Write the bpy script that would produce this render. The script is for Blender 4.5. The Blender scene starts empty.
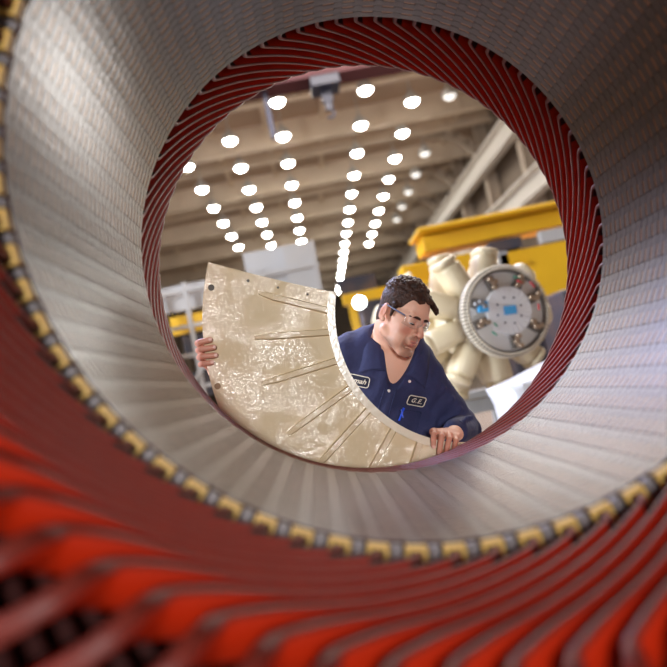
import bpy, bmesh, math, random
import numpy as np
from mathutils import Vector, Matrix
from mathutils.bvhtree import BVHTree
import openvdb

random.seed(7)
rng = np.random.default_rng(7)
S = bpy.context.scene
COL = S.collection
PI = math.pi

# ------------------------------------------------------------------ camera
cam_d = bpy.data.cameras.new('camera')
cam = bpy.data.objects.new('camera', cam_d)
COL.objects.link(cam)
S.camera = cam
cam_d.sensor_width = 36.0
cam_d.lens = 36.0 * 650 / 667
cam.matrix_world = Matrix(((0.97916228, 0.19921282, -0.03943952, 0.0),
                           (-0.02376204, -0.08048432, -0.99647260, 0.0),
                           (-0.20168438, 0.97664555, -0.07407351, 1.38),
                           (0, 0, 0, 1)))
cam_d.clip_start = 0.02
cam_d.clip_end = 300
cam_d.dof.use_dof = True
cam_d.dof.focus_distance = 2.15
cam_d.dof.aperture_fstop = 1.6

# ------------------------------------------------------------------ world, light, exposure
S.view_settings.view_transform = 'Standard'
S.view_settings.look = 'None'
S.view_settings.gamma = 1
S.view_settings.use_curve_mapping = False
S.view_settings.exposure = 0.0
W = bpy.data.worlds.new('daylight')
S.world = W
W.use_nodes = True
W.node_tree.nodes['Background'].inputs[0].default_value = (0.72, 0.84, 1.0, 1)
W.node_tree.nodes['Background'].inputs[1].default_value = 0.07


def area(name, loc, target, sx, sy, power, color):
    d = bpy.data.lights.new(name, 'AREA')
    d.shape = 'RECTANGLE'
    d.size = sx
    d.size_y = sy
    d.energy = power
    d.color = color
    o = bpy.data.objects.new(name, d)
    COL.objects.link(o)
    o.location = loc
    o.rotation_euler = (Vector(target) - Vector(loc)).to_track_quat('-Z', 'Y').to_euler()
    return o


area('roof_fill_left', (-3.2, 11.0, 10.9), (-1.5, 7.0, 0), 4, 4, 2900, (0.58, 0.64, 1.0))  # unseen area light added to put cool light on the lower bore
area('aisle_fill', (4.0, 11.0, 10.6), (4.0, 11.0, 0), 8, 6, 2300, (1.0, 0.92, 0.82))  # added overhead fill out of view, warms the left bore wall
area('behind_camera_fill', (-0.25, -7.5, 2.35), (0.1, 2.0, 1.5), 1.0, 1.0, 500, (1.0, 0.98, 0.96))  # added lamp behind the camera, lights worker and panel through the bore
area('left_side_fill', (-10.5, 1.2, 5.6), (0.8, 3.4, 1.6), 5, 5, 2600, (0.80, 0.88, 1.0))  # added fill from the left for worker and rotor disc, no window modelled
area('right_side_fill', (8.7, 15.5, 3.5), (-0.3, 1.6, 2.0), 3, 2.4, 560, (1.0, 0.97, 0.92))  # added lamp out of view, gives the upper left bore its sheen

# ------------------------------------------------------------------ materials
def mat(name, col, rough=0.5, metal=0.0, coat=0.0, emit=None, estr=0.0, noise=None, bump=None, alpha=None, spec=None, coat_rough=0.1, coat_only=False):
    """noise=(scale, second colour, detail); bump=(scale, distance, detail)"""
    m = bpy.data.materials.new(name)
    m.use_nodes = True
    nt = m.node_tree
    b = nt.nodes['Principled BSDF']
    b.inputs['Base Color'].default_value = (*col, 1)
    b.inputs['Roughness'].default_value = rough
    b.inputs['Metallic'].default_value = metal
    b.inputs['Coat Weight'].default_value = coat
    b.inputs['Coat Roughness'].default_value = coat_rough
    if spec is not None:
        b.inputs['Specular IOR Level'].default_value = spec
    if emit:
        b.inputs['Emission Color'].default_value = (*emit, 1)
        b.inputs['Emission Strength'].default_value = estr
    if alpha is not None:
        b.inputs['Alpha'].default_value = alpha
    if noise or bump:
        tc = nt.nodes.new('ShaderNodeTexCoord')
    if noise:
        n = nt.nodes.new('ShaderNodeTexNoise')
        n.inputs['Scale'].default_value = noise[0]
        n.inputs['Detail'].default_value = noise[2] if len(noise) > 2 else 3
        r = nt.nodes.new('ShaderNodeValToRGB')
        r.color_ramp.elements[0].position = 0.35
        r.color_ramp.elements[1].position = 0.65
        r.color_ramp.elements[0].color = (*col, 1)
        r.color_ramp.elements[1].color = (*noise[1], 1)
        nt.links.new(tc.outputs['Object'], n.inputs['Vector'])
        nt.links.new(n.outputs['Fac'], r.inputs['Fac'])
        nt.links.new(r.outputs['Color'], b.inputs['Base Color'])
    if bump:
        n = nt.nodes.new('ShaderNodeTexNoise')
        n.inputs['Scale'].default_value = bump[0]
        n.inputs['Detail'].default_value = bump[2] if len(bump) > 2 else 2
        bp = nt.nodes.new('ShaderNodeBump')
        bp.inputs['Distance'].default_value = bump[1]
        nt.links.new(tc.outputs['Object'], n.inputs['Vector'])
        nt.links.new(n.outputs['Fac'], bp.inputs['Height'])
        if not coat_only:
            nt.links.new(bp.outputs['Normal'], b.inputs['Normal'])
        if coat:
            nt.links.new(bp.outputs['Normal'], b.inputs['Coat Normal'])
    return m


def wrinkle_gloss(m, fac):
    """thick orange-peel enamel: a smooth matt body under a wrinkled shiny skin"""
    nt = m.node_tree
    out = nt.nodes['Material Output']
    g = nt.nodes.new('ShaderNodeBsdfGlossy')
    g.inputs['Roughness'].default_value = 0.10
    tc = nt.nodes.new('ShaderNodeTexCoord')
    n1 = nt.nodes.new('ShaderNodeTexNoise')
    n1.inputs['Scale'].default_value = 120
    n1.inputs['Detail'].default_value = 2
    n2 = nt.nodes.new('ShaderNodeTexNoise')
    n2.inputs['Scale'].default_value = 28
    n2.inputs['Detail'].default_value = 1
    b1 = nt.nodes.new('ShaderNodeBump')
    b1.inputs['Distance'].default_value = 0.0030
    b2 = nt.nodes.new('ShaderNodeBump')
    b2.inputs['Distance'].default_value = 0.0050
    mx = nt.nodes.new('ShaderNodeMixShader')
    n3 = nt.nodes.new('ShaderNodeTexNoise')
    n3.inputs['Scale'].default_value = 8
    n3.inputs['Detail'].default_value = 2
    mr = nt.nodes.new('ShaderNodeMapRange')
    mr.inputs['From Min'].default_value = 0.42
    mr.inputs['From Max'].default_value = 0.60
    mr.inputs['To Min'].default_value = fac * 0.15
    mr.inputs['To Max'].default_value = fac * 1.3
    L = nt.links.new
    L(tc.outputs['Object'], n1.inputs['Vector'])
    L(tc.outputs['Object'], n3.inputs['Vector'])
    L(n3.outputs['Fac'], mr.inputs['Value'])
    L(mr.outputs['Result'], mx.inputs[0])
    L(tc.outputs['Object'], n2.inputs['Vector'])
    L(n2.outputs['Fac'], b2.inputs['Height'])
    L(n1.outputs['Fac'], b1.inputs['Height'])
    L(b2.outputs['Normal'], b1.inputs['Normal'])
    L(b1.outputs['Normal'], g.inputs['Normal'])
    L(nt.nodes['Principled BSDF'].outputs[0], mx.inputs[1])
    L(g.outputs[0], mx.inputs[2])
    L(mx.outputs[0], out.inputs['Surface'])


M = {}
M['floor'] = mat('floor_concrete', (0.21, 0.17, 0.14), 0.25, noise=(0.6, (0.28, 0.23, 0.19), 5))
M['ceiling'] = mat('ceiling_boards', (0.44, 0.32, 0.23), 0.8, noise=(0.5, (0.50, 0.37, 0.27)))
M['beam'] = mat('beam_paint', (0.78, 0.64, 0.48), 0.6, noise=(0.7, (0.70, 0.57, 0.42)))
M['wall'] = mat('wall_paint', (0.25, 0.19, 0.14), 0.8, noise=(0.4, (0.19, 0.14, 0.10)))
M['column'] = mat('column_paint', (0.45, 0.35, 0.26), 0.6)
M['runway'] = mat('runway_paint', (0.74, 0.68, 0.60), 0.5)
M['crane_red'] = mat('crane_red_paint', (0.055, 0.005, 0.007), 0.7)
M['hook'] = mat('hook_steel', (0.02, 0.02, 0.035), 0.5)
M['lamp'] = mat('lamp_glow', (1, 1, 1), 0.5, emit=(1.0, 0.97, 0.9), estr=75)
M['lamp_dim'] = mat('lamp_dim', (1, 1, 1), 0.5, emit=(1.0, 0.97, 0.9), estr=1.1)
M['lamp_shell'] = mat('lamp_shell', (0.5, 0.48, 0.45), 0.4)
M['core'] = mat('core_steel', (0.042, 0.017, 0.012), 0.36, metal=0.2, coat=0.5, coat_rough=0.24, noise=(35, (0.07, 0.034, 0.028)), bump=(120, 0.0006))
M['core_dark'] = mat('core_vent_varnish', (0.34, 0.13, 0.028), 0.36, metal=0.2, coat=0.65, coat_rough=0.26)
M['wedge'] = mat('slot_wedge_board', (0.042, 0.017, 0.012), 0.36, metal=0.2, coat=0.5, coat_rough=0.24, noise=(50, (0.07, 0.036, 0.03)), bump=(90, 0.0006))
M['finger'] = mat('press_finger_steel', (0.24, 0.22, 0.23), 0.4, metal=0.4)
M['liner'] = mat('slot_liner_paper', (0.80, 0.50, 0.13), 0.5, noise=(60, (0.72, 0.46, 0.12)))
M['coil_red'] = mat('coil_red_enamel', (0.52, 0.026, 0.005), 0.36, noise=(9, (0.42, 0.018, 0.004)), bump=(160, 0.0005), spec=0.3)
M['coil_edge'] = mat('coil_tape_edge', (0.21, 0.028, 0.018), 0.45, noise=(30, (0.15, 0.016, 0.010)), bump=(140, 0.0006), spec=0.3)
M['coil_dark'] = mat('coil_shade_and_tape', (0.035, 0.006, 0.005), 0.5, spec=0.3)  # outer legs: gap shade put into the colour; beside the core: black tape
M['tie'] = mat('resin_block', (0.16, 0.03, 0.02), 0.4)
M['frame_out'] = mat('frame_grey_paint', (0.30, 0.30, 0.29), 0.5)
M['frame_in'] = mat('frame_inside_shade', (0.02, 0.014, 0.012), 0.7)  # near-black: shade inside the frame put into the colour
M['cream'] = mat('cream_enamel', (0.71, 0.575, 0.365), 0.6, spec=0.15)
wrinkle_gloss(M['cream'], 0.085)
M['cream_plain'] = mat('cream_paint', (0.70, 0.60, 0.40), 0.32, noise=(5, (0.64, 0.54, 0.35)))
M['cream_rim'] = mat('cream_enamel_rim', (0.80, 0.72, 0.56), 0.22, bump=(60, 0.001))
M['hole'] = mat('hole_dark', (0.05, 0.035, 0.02), 0.5)
M['hole_rust'] = mat('hole_rust', (0.25, 0.13, 0.04), 0.5)
M['yellow'] = mat('machine_yellow', (0.74, 0.42, 0.012), 0.4, noise=(2, (0.66, 0.36, 0.01)))
M['dark'] = mat('machine_dark', (0.035, 0.035, 0.05), 0.5, noise=(6, (0.07, 0.05, 0.05)))
M['grey'] = mat('machine_grey', (0.42, 0.41, 0.40), 0.5)
M['white'] = mat('white_paint', (0.42, 0.40, 0.38), 0.5)
M['plastic'] = mat('milky_plastic', (0.70, 0.71, 0.72), 0.25, bump=(7, 0.02, 4))
M['disc_grey'] = mat('disc_steel', (0.78, 0.76, 0.70), 0.4)
M['disc_white'] = mat('disc_white', (0.92, 0.92, 0.90), 0.4)
M['copper'] = mat('terminal_copper', (0.55, 0.42, 0.30), 0.3, metal=0.8)
M['terminal_base'] = mat('terminal_base', (0.16, 0.14, 0.12), 0.5)
M['blue_tape'] = mat('blue_tape', (0.08, 0.42, 0.80), 0.5)
M['red_wire'] = mat('red_wire', (0.6, 0.05, 0.06), 0.5)
M['green_wire'] = mat('green_wire', (0.02, 0.22, 0.12), 0.5)
M['steel'] = mat('steel', (0.45, 0.45, 0.46), 0.35, metal=0.8)
M['wood'] = mat('wood', (0.30, 0.19, 0.10), 0.7)
M['orange_lamp'] = mat('floodlight_glow', (1, 1, 1), 0.5, emit=(0.9, 1.0, 0.97), estr=25)
M['navy'] = mat('navy_cotton', (0.026, 0.032, 0.105), 0.85, noise=(14, (0.018, 0.023, 0.08)), bump=(26, 0.006, 4))
M['navy_dark'] = mat('navy_patch', (0.012, 0.016, 0.04), 0.85)
M['thread'] = mat('white_thread', (0.82, 0.77, 0.66), 0.7)
M['pen'] = mat('pen_blue', (0.01, 0.08, 0.75), 0.3)
M['snap'] = mat('snap_pearl', (0.85, 0.84, 0.82), 0.25, metal=0.3)
M['hair'] = mat('brown_hair', (0.022, 0.008, 0.005), 0.5, noise=(70, (0.060, 0.024, 0.014), 4), bump=(120, 0.006, 3), spec=0.32)
M['eye'] = mat('eye_white', (0.75, 0.72, 0.70), 0.2)
M['boot'] = mat('boot_leather', (0.05, 0.035, 0.025), 0.5)
M['glass_frame'] = mat('glasses_temple', (0.16, 0.18, 0.30), 0.25)
M['nail'] = mat('nail', (0.80, 0.52, 0.44), 0.3)


def glass_mat():
    m = bpy.data.materials.new('clear_lens')
    m.use_nodes = True
    nt = m.node_tree
    nt.nodes.clear()
    o = nt.nodes.new('ShaderNodeOutputMaterial')
    t = nt.nodes.new('ShaderNodeBsdfTransparent')
    t.inputs[0].default_value = (0.96, 0.97, 0.98, 1)
    g = nt.nodes.new('ShaderNodeBsdfGlossy')
    g.inputs['Roughness'].default_value = 0.04
    mix = nt.nodes.new('ShaderNodeMixShader')
    f = nt.nodes.new('ShaderNodeLayerWeight')
    f.inputs[0].default_value = 0.22
    nt.links.new(f.outputs[1], mix.inputs[0])
    nt.links.new(t.outputs[0], mix.inputs[1])
    nt.links.new(g.outputs[0], mix.inputs[2])
    nt.links.new(mix.outputs[0], o.inputs[0])
    return m


M['lens'] = glass_mat()


def skin_mat():
    m = mat('skin', (0.56, 0.295, 0.205), 0.5, bump=(260, 0.0006))
    nt = m.node_tree
    b = nt.nodes['Principled BSDF']
    b.inputs['Subsurface Weight'].default_value = 0.12
    b.inputs['Subsurface Radius'].default_value = (0.012, 0.005, 0.003)
    b.inputs['Subsurface Scale'].default_value = 1.0
    last = None
    base = nt.nodes.new('ShaderNodeRGB')
    base.outputs[0].default_value = (0.74, 0.42, 0.30, 1)
    last = base.outputs[0]
    for att, c in (('flush', (0.55, 0.19, 0.13, 1)), ('stubble', (0.20, 0.095, 0.062, 1)), ('lip', (0.46, 0.17, 0.14, 1))):
        a = nt.nodes.new('ShaderNodeAttribute')
        a.attribute_name = att
        mx = nt.nodes.new('ShaderNodeMix')
        mx.data_type = 'RGBA'
        nt.links.new(a.outputs['Fac'], mx.inputs[0])
        nt.links.new(last, mx.inputs[6])
        mx.inputs[7].default_value = c
        last = mx.outputs[2]
    nt.links.new(last, b.inputs['Base Color'])
    return m


M['skin'] = skin_mat()


# ------------------------------------------------------------------ mesh helpers
class MB:
    def __init__(self):
        self.v = []
        self.f = []
        self.m = []
        self.sm = []

    def add(self, vs, fs, mi=0, smooth=False):
        o = len(self.v)
        self.v += [tuple(x) for x in vs]
        for f in fs:
            self.f.append([o + i for i in f])
            self.m.append(mi)
            self.sm.append(smooth)

    def box(self, c, s, mi=0, rot=None, chamfer=0.0):
        hx, hy, hz = s[0] / 2, s[1] / 2, s[2] / 2
        if chamfer <= 0:
            vs = [(x, y, z) for x in (-hx, hx) for y in (-hy, hy) for z in (-hz, hz)]
            fs = [(0, 1, 3, 2), (4, 6, 7, 5), (0, 4, 5, 1), (2, 3, 7, 6), (0, 2, 6, 4), (1, 5, 7, 3)]
        else:
            bm = bmesh.new()
            bmesh.ops.create_cube(bm, size=1.0)
            bmesh.ops.scale(bm, vec=s, verts=bm.verts)
            bmesh.ops.bevel(bm, geom=list(bm.edges), offset=chamfer, segments=2, affect='EDGES', profile=0.5)
            bm.verts.index_update()
            vs = [v.co.copy() for v in bm.verts]
            fs = [[v.index for v in f.verts] for f in bm.faces]
            bm.free()
        R = rot if rot is not None else Matrix.Identity(3)
        self.add([Vector(c) + R @ Vector(p) for p in vs], fs, mi)

    def tube(self, p0, p1, r0, r1=None, n=16, mi=0, caps=True, smooth=True):
        r1 = r0 if r1 is None else r1
        p0, p1 = Vector(p0), Vector(p1)
        d = (p1 - p0).normalized()
        a = d.orthogonal().normalized()
        b = d.cross(a)
        vs = []
        for p, r in ((p0, r0), (p1, r1)):
            for i in range(n):
                t = 2 * PI * i / n
                vs.append(p + a * (r * math.cos(t)) + b * (r * math.sin(t)))
        fs = [(i, (i + 1) % n, n + (i + 1) % n, n + i) for i in range(n)]
        self.add(vs, fs, mi, smooth)
        if caps:
            o = len(self.v) - 2 * n
            self.f += [[o + i for i in reversed(range(n))], [o + n + i for i in range(n)]]
            self.m += [mi, mi]
            self.sm += [False, False]

    def path(self, pts, r, n=8, mi=0):
        pts = [Vector(p) for p in pts]
        rs = r if isinstance(r, (list, tuple)) else [r] * len(pts)
        vs = []
        a = None
        for i, p in enumerate(pts):
            d = (pts[min(i + 1, len(pts) - 1)] - pts[max(i - 1, 0)]).normalized()
            a = d.orthogonal().normalized() if a is None else (a - d * a.dot(d)).normalized()
            b = d.cross(a)
            for k in range(n):
                t = 2 * PI * k / n
                vs.append(p + a * (rs[i] * math.cos(t)) + b * (rs[i] * math.sin(t)))
        fs = []
        for i in range(len(pts) - 1):
            for k in range(n):
                fs.append((i * n + k, i * n + (k + 1) % n, (i + 1) * n + (k + 1) % n, (i + 1) * n + k))
        fs.append(tuple(reversed(range(n))))
        fs.append(tuple((len(pts) - 1) * n + k for k in range(n)))
        self.add(vs, fs, mi, True)

    def lathe(self, prof, n=64, mi=0, axis='y', closed=True, smooth=False, a0=0.0, a1=2 * PI):
        """prof: list of (r, h) swept about the axis; closed joins the profile ends"""
        full = abs(a1 - a0 - 2 * PI) < 1e-6
        k = n if full else n + 1
        vs = []
        for i in range(k):
            t = a0 + (a1 - a0) * i / n
            for (r, h) in prof:
                if axis == 'y':
                    vs.append((r * math.cos(t), h, r * math.sin(t)))
                else:
                    vs.append((r * math.cos(t), r * math.sin(t), h))
        m = len(prof)
        fs = []
        for i in range(n):
            j = (i + 1) % k
            for q in range(m if closed else m - 1):
                w = (q + 1) % m
                fs.append((i * m + q, i * m + w, j * m + w, j * m + q))
        self.add(vs, fs, mi, smooth)

    def prism(self, poly, h0, h1, mi=0, plane='xz'):
        n = len(poly)
        if plane == 'xz':
            vs = [(x, h0, z) for x, z in poly] + [(x, h1, z) for x, z in poly]
        elif plane == 'yz':
            vs = [(h0, y, z) for y, z in poly] + [(h1, y, z) for y, z in poly]
        else:
            vs = [(x, y, h0) for x, y in poly] + [(x, y, h1) for x, y in poly]
        fs = [tuple(range(n)), tuple(reversed(range(n, 2 * n)))]
        fs += [(i, n + i, n + (i + 1) % n, (i + 1) % n) for i in range(n)]
        self.add(vs, fs, mi)

    def build(self, name, mats, parent=None, loc=None, fix=True):
        me = bpy.data.meshes.new(name)
        me.from_pydata(self.v, [], self.f)
        mats = mats if isinstance(mats, (list, tuple)) else [mats]
        for m in mats:
            me.materials.append(M[m])
        me.polygons.foreach_set('material_index', self.m)
        me.polygons.foreach_set('use_smooth', self.sm)
        if fix:
            bm = bmesh.new()
            bm.from_mesh(me)
            bmesh.ops.recalc_face_normals(bm, faces=bm.faces)
            bm.to_mesh(me)
            bm.free()
        me.update()
        o = bpy.data.objects.new(name, me)
        COL.objects.link(o)
        if parent is not None:
            o.parent = parent
        if loc is not None:
            o.location = loc
        return o


def tag(o, label=None, cat=None, group=None, kind=None):
    if label:
        o['label'] = label
    if cat:
        o['category'] = cat
    if group:
        o['group'] = group
    if kind:
        o['kind'] = kind
    return o


def empty(name, loc, label, cat, group=None, rot=(0, 0, 0)):
    o = bpy.data.objects.new(name, None)
    COL.objects.link(o)
    o.location = loc
    o.rotation_euler = rot
    return tag(o, label, cat, group)


def dup(o, parent=None):
    c = o.copy()
    COL.objects.link(c)
    if parent is not None:
        c.parent = parent
    for ch in list(o.children):
        dup(ch, c)
    return c


def struct(mb, name, mats):
    return tag(mb.build(name, mats), kind='structure')


ORD = ['first', 'second', 'third', 'fourth', 'fifth', 'sixth', 'seventh', 'eighth', 'ninth', 'tenth', 'eleventh', 'twelfth',
       'thirteenth', 'fourteenth', 'fifteenth', 'sixteenth', 'seventeenth', 'eighteenth', 'nineteenth', 'twentieth']

# ------------------------------------------------------------------ the hall
XL, XR, Y0, Y1, ZC = -12.0, 9.6, -9.0, 76.0, 11.6
b = MB(); b.box(((XL + XR) / 2, (Y0 + Y1) / 2, -0.1), (XR - XL, Y1 - Y0, 0.2)); struct(b, 'floor', 'floor')
b = MB(); b.box(((XL + XR) / 2, (Y0 + Y1) / 2, ZC + 0.1), (XR - XL, Y1 - Y0, 0.2)); struct(b, 'ceiling', 'ceiling')
b = MB(); b.box((XR + 0.15, (Y0 + Y1) / 2, ZC / 2), (0.3, Y1 - Y0, ZC)); struct(b, 'wall_right', 'wall')
b = MB(); b.box((XL - 0.15, (Y0 + Y1) / 2, ZC / 2), (0.3, Y1 - Y0, ZC)); struct(b, 'wall_left', 'wall')
b = MB(); b.box(((XL + XR) / 2, Y1 + 0.15, ZC / 2), (XR - XL, 0.3, ZC)); struct(b, 'wall_back', 'wall')
# roof girders across the hall
for i in range(20):
    y = 18.55 + 2.85 * i
    b = MB()
    big = i % 2 == 0
    dpt = 0.95 if big else 0.5
    zt = ZC
    b.box((-1.2, y, zt - dpt / 2), (XR - XL, 0.05, dpt))
    b.box((-1.2, y, zt - dpt), (XR - XL, 0.34, 0.05))
    for k in range(7):
        b.box((-10.5 + 3 * k, y, zt - dpt / 2), (0.04, 0.26, dpt))
    struct(b, 'ceiling_beam', 'beam')
# purlins along the hall
for i in range(6):
    b = MB(); b.box(([-10.0, -7.0, -2.1, 0.0, 2.2, 8.1][i], 46, ZC - 0.12), (0.16, 60, 0.24)); struct(b, 'ceiling_purlin', 'beam')
# columns with knee braces, and crane runways on the right wall
for i in range(13):
    y = 14.0 + 4.6 * i
    b = MB()
    b.box((9.3, y, ZC / 2), (0.5, 0.12, ZC)); b.box((9.05, y, ZC / 2), (0.06, 0.4, ZC))
    for s in range(6):
        t0, t1 = s / 6 * PI / 2, (s + 1) / 6 * PI / 2
        q = lambda t: (9.05 - 2.3 * (1 - math.cos(t)), ZC - 0.5 - 2.3 + 2.3 * math.sin(t))
        (xa, za), (xb, zb) = q(t0), q(t1)
        b.add([(xa, y - .12, za), (xa, y + .12, za), (xb, y + .12, zb), (xb, y - .12, zb), (xa + .35, y - .12, za + .1), (xa + .35, y + .12, za + .1), (xb + .3, y + .12, zb + .3), (xb + .3, y - .12, zb + .3)],
              [(0, 1, 2, 3), (4, 7, 6, 5), (0, 3, 7, 4), (1, 5, 6, 2), (0, 4, 5, 1), (3, 2, 6, 7)])
    struct(b, 'wall_column', 'column')
for z, nm in ((9.25, 'trim_1'), (6.75, 'trim_2')):
    b = MB()
    b.box((8.85, 42, z), (0.12, 66, 0.75)); b.box((8.8, 42, z + 0.38), (0.5, 66, 0.08)); b.box((8.8, 42, z - 0.38), (0.4, 66, 0.08))
    struct(b, nm, 'runway')
for i in range(10):
    b = MB(); b.box((-11.6, 14 + 6 * i, ZC / 2), (0.6, 0.4, ZC)); struct(b, 'wall_column', 'column')
# grime band and doors at the far end
b = MB(); b.box((3.5, 75.9, 2.6), (5.0, 0.1, 5.2)); struct(b, 'door_1', 'dark')

# ------------------------------------------------------------------ high bay lamps
def lamp_mesh():
    b = MB()
    b.lathe([(0.0, -0.14), (0.08, -0.13), (0.14, -0.10), (0.19, -0.05), (0.215, 0.0)], 24, 0, 'z', closed=False, smooth=True)
    b.lathe([(0.235, -0.02), (0.26, -0.02), (0.27, 0.05), (0.20, 0.24), (0.10, 0.32), (0.05, 0.42), (0.02, 0.55), (0.0, 0.55), (0.0, 0.02), (0.235, 0.02)], 24, 1, 'z', closed=False, smooth=True)
    b.tube((0, 0, 0.5), (0, 0, 1.215), 0.02, n=6, mi=1)
    return b


LROWS = [('row furthest left', -3.45, 21.0, 2.85, 7), ('second row from the left', -1.58, 22.2, 2.85, 7), ('third row from the left', 0.28, 19.85, 2.85, 12),
         ('fourth row from the left', 3.14, 20.2, 2.85, 17), ('fifth row from the left', 4.9, 21.8, 2.85, 9), ('row nearest the right wall', 6.28, 21.95, 2.85, 6)]
lamp0 = None
for nm, x0, ys, st, cnt in LROWS:
    for i in range(cnt):
        y = ys + st * (i + (1 if x0 > 6 and i > 0 else 0))
        if lamp0 is None:
            o = lamp0 = lamp_mesh().build('high_bay_lamp', ['lamp', 'lamp_shell'], fix=False)
        else:
            o = lamp0.copy(); COL.objects.link(o)
        if x0 > 6:                                  # this row burns dim
            if i == 0:
                o.data = lamp0.data.copy(); o.data.materials[0] = M['lamp_dim']; dim = o.data
            o.data = dim
        o.location = (x0 + 0.0125 * y, y, 10.38)
        tag(o, '%s ceiling lamp, %s from the near end in the %s' % ('dim pale' if x0 > 6 else 'glowing', ORD[i], nm), 'lamp', 'high bay lamps under the hall roof')

# ------------------------------------------------------------------ overhead crane
t = empty('bridge_crane', (0, 15.6, 8.9), 'dark red overhead crane bridge crossing the hall under the roof', 'crane')
b = MB(); b.box((-1.4, 0, 0.35), (20.0, 0.5, 0.9)); b.box((-1.4, 0, -0.12), (20.0, 0.7, 0.06)); b.build('bridge_girder', 'crane_red', t)
b = MB(); b.box((1.65, 0.0, -0.25), (0.7, 0.7, 0.25)); b.build('trolley', 'hook', t)
b = MB()
b.tube((1.5, 0, -0.2), (1.62, 0, -0.75), 0.025, n=8); b.tube((1.8, 0, -0.2), (1.68, 0, -0.75), 0.025, n=8)
b.box((1.65, 0, -0.55), (0.26, 0.16, 0.3)); b.box((1.65, 0, -0.78), (0.16, 0.12, 0.26))
b.path([(1.65 + 0.1 * math.sin(a), 0, -1.0 + 0.1 * math.cos(a)) for a in [i * 0.45 for i in range(10)]], 0.03)
b.build('hook_block', 'hook', t)
b = MB(); b.box((0.15, 0, -0.7), (0.12, 0.12, 1.3)); b.build('pendant_cable', 'hook', t)

# ------------------------------------------------------------------ stator
AX, AZ = 0.22, 1.727
YN, YF = 0.93, 1.669
NS = 72
ST = empty('generator_stator', (AX, 0.93, 0.0), 'large cylindrical generator stator with red coils surrounding the view', 'stator')
CO = Vector((0, -0.93, AZ))          # bore axis in the stator's own frame: mesh y is world y


def on_axis(mb, name, mats, ang=0.0, fix=True):
    o = mb.build(name, mats, ST, fix=fix)
    o.location = CO
    o.rotation_euler = (0, -ang, 0)
    return o


DP = 2 * PI / NS
# laminated core: ventilated packets of teeth on a back iron
b = MB()
NP = 29
pl = (YF - YN) / NP
tw = DP * 0.60
for k in range(NP):
    ya, yb = YN + k * pl, YN + k * pl + pl * 0.89
    ch = 0.0022
    for s in range(NS):
        c = s * DP
        prof = [(0.735, ya), (0.602 + ch, ya), (0.602, ya + ch), (0.602, yb - ch), (0.602 + ch, yb), (0.735, yb)]
        w0 = 0.5 * tw
        vs = []
        for sg in (-1, 1):
            for (r, y) in prof:
                w = w0 * (0.602 / r) if r > 0.61 else w0
                a = c + sg * w
                vs.append((r * math.cos(a), y, r * math.sin(a)))
        fs = [(i, i + 1, 7 + i, 6 + i) for i in range(5)] + [(0, 5, 4, 3, 2, 1), (6, 7, 8, 9, 10, 11)]
        b.add(vs, fs, 0)
# recessed tooth stem between packets
for s in range(NS):
    c = s * DP
    vs = []
    for sg in (-1, 1):
        for (r, y) in ((0.735, YN + .002), (0.6028, YN + .002), (0.6028, YF - .005), (0.735, YF - .01)):
            a = c + sg * 0.46 * tw * (0.602 / r)
            vs.append((r * math.cos(a), y, r * math.sin(a)))
    b.add(vs, [(0, 1, 5, 4), (1, 2, 6, 5), (2, 3, 7, 6), (0, 3, 2, 1), (4, 5, 6, 7)], 1)
b.lathe([(0.735, YN), (0.86, YN), (0.86, YF), (0.735, YF)], 144, 1)
core = on_axis(b, 'laminated_core', ['core', 'core_dark'])

# slot wedges and yellow slot liners, one of each per slot
b = MB()
for k in range(NP):
    ya, yb = YN - 0.002 + k * pl, YN - 0.002 + (k + 1) * pl - 0.0015
    a = DP * 0.5 * 0.385
    vs = [(r * math.cos(g), y, r * math.sin(g)) for r in (0.6028, 0.611) for g in (-a * 1.2, a) for y in (ya, yb)]
    b.add(vs, [(0, 1, 3, 2), (4, 6, 7, 5), (0, 4, 5, 1), (2, 3, 7, 6), (0, 2, 6, 4), (1, 5, 7, 3)])
w0 = on_axis(b, 'slot_wedge', 'wedge', DP * 0.5)
b = MB()
ho = DP * 0.5 * 0.56
for (g0, g1, r0, r1) in ((-ho, ho, 0.605, 0.6115), (-ho, -ho * 0.66, 0.6115, 0.640), (ho * 0.66, ho, 0.6115, 0.640)):
    vs = [(r * math.cos(g), y, r * math.sin(g)) for r in (r0, r1) for g in (g0, g1) for y in (YN - 0.018, YN - 0.0015)]
    b.add(vs, [(0, 1, 3, 2), (4, 6, 7, 5), (0, 4, 5, 1), (2, 3, 7, 6), (0, 2, 6, 4), (1, 5, 7, 3)])
l0 = on_axis(b, 'slot_liner', 'liner', DP * 0.5)


def chaikin(P, it):
    for _ in range(it):
        Q = [P[0]]
        for i in range(len(P) - 1):
            Q.append(P[i] * 0.75 + P[i + 1] * 0.25)
            Q.append(P[i] * 0.25 + P[i + 1] * 0.75)
        Q.append(P[-1])
        P = Q
    return P


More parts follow.
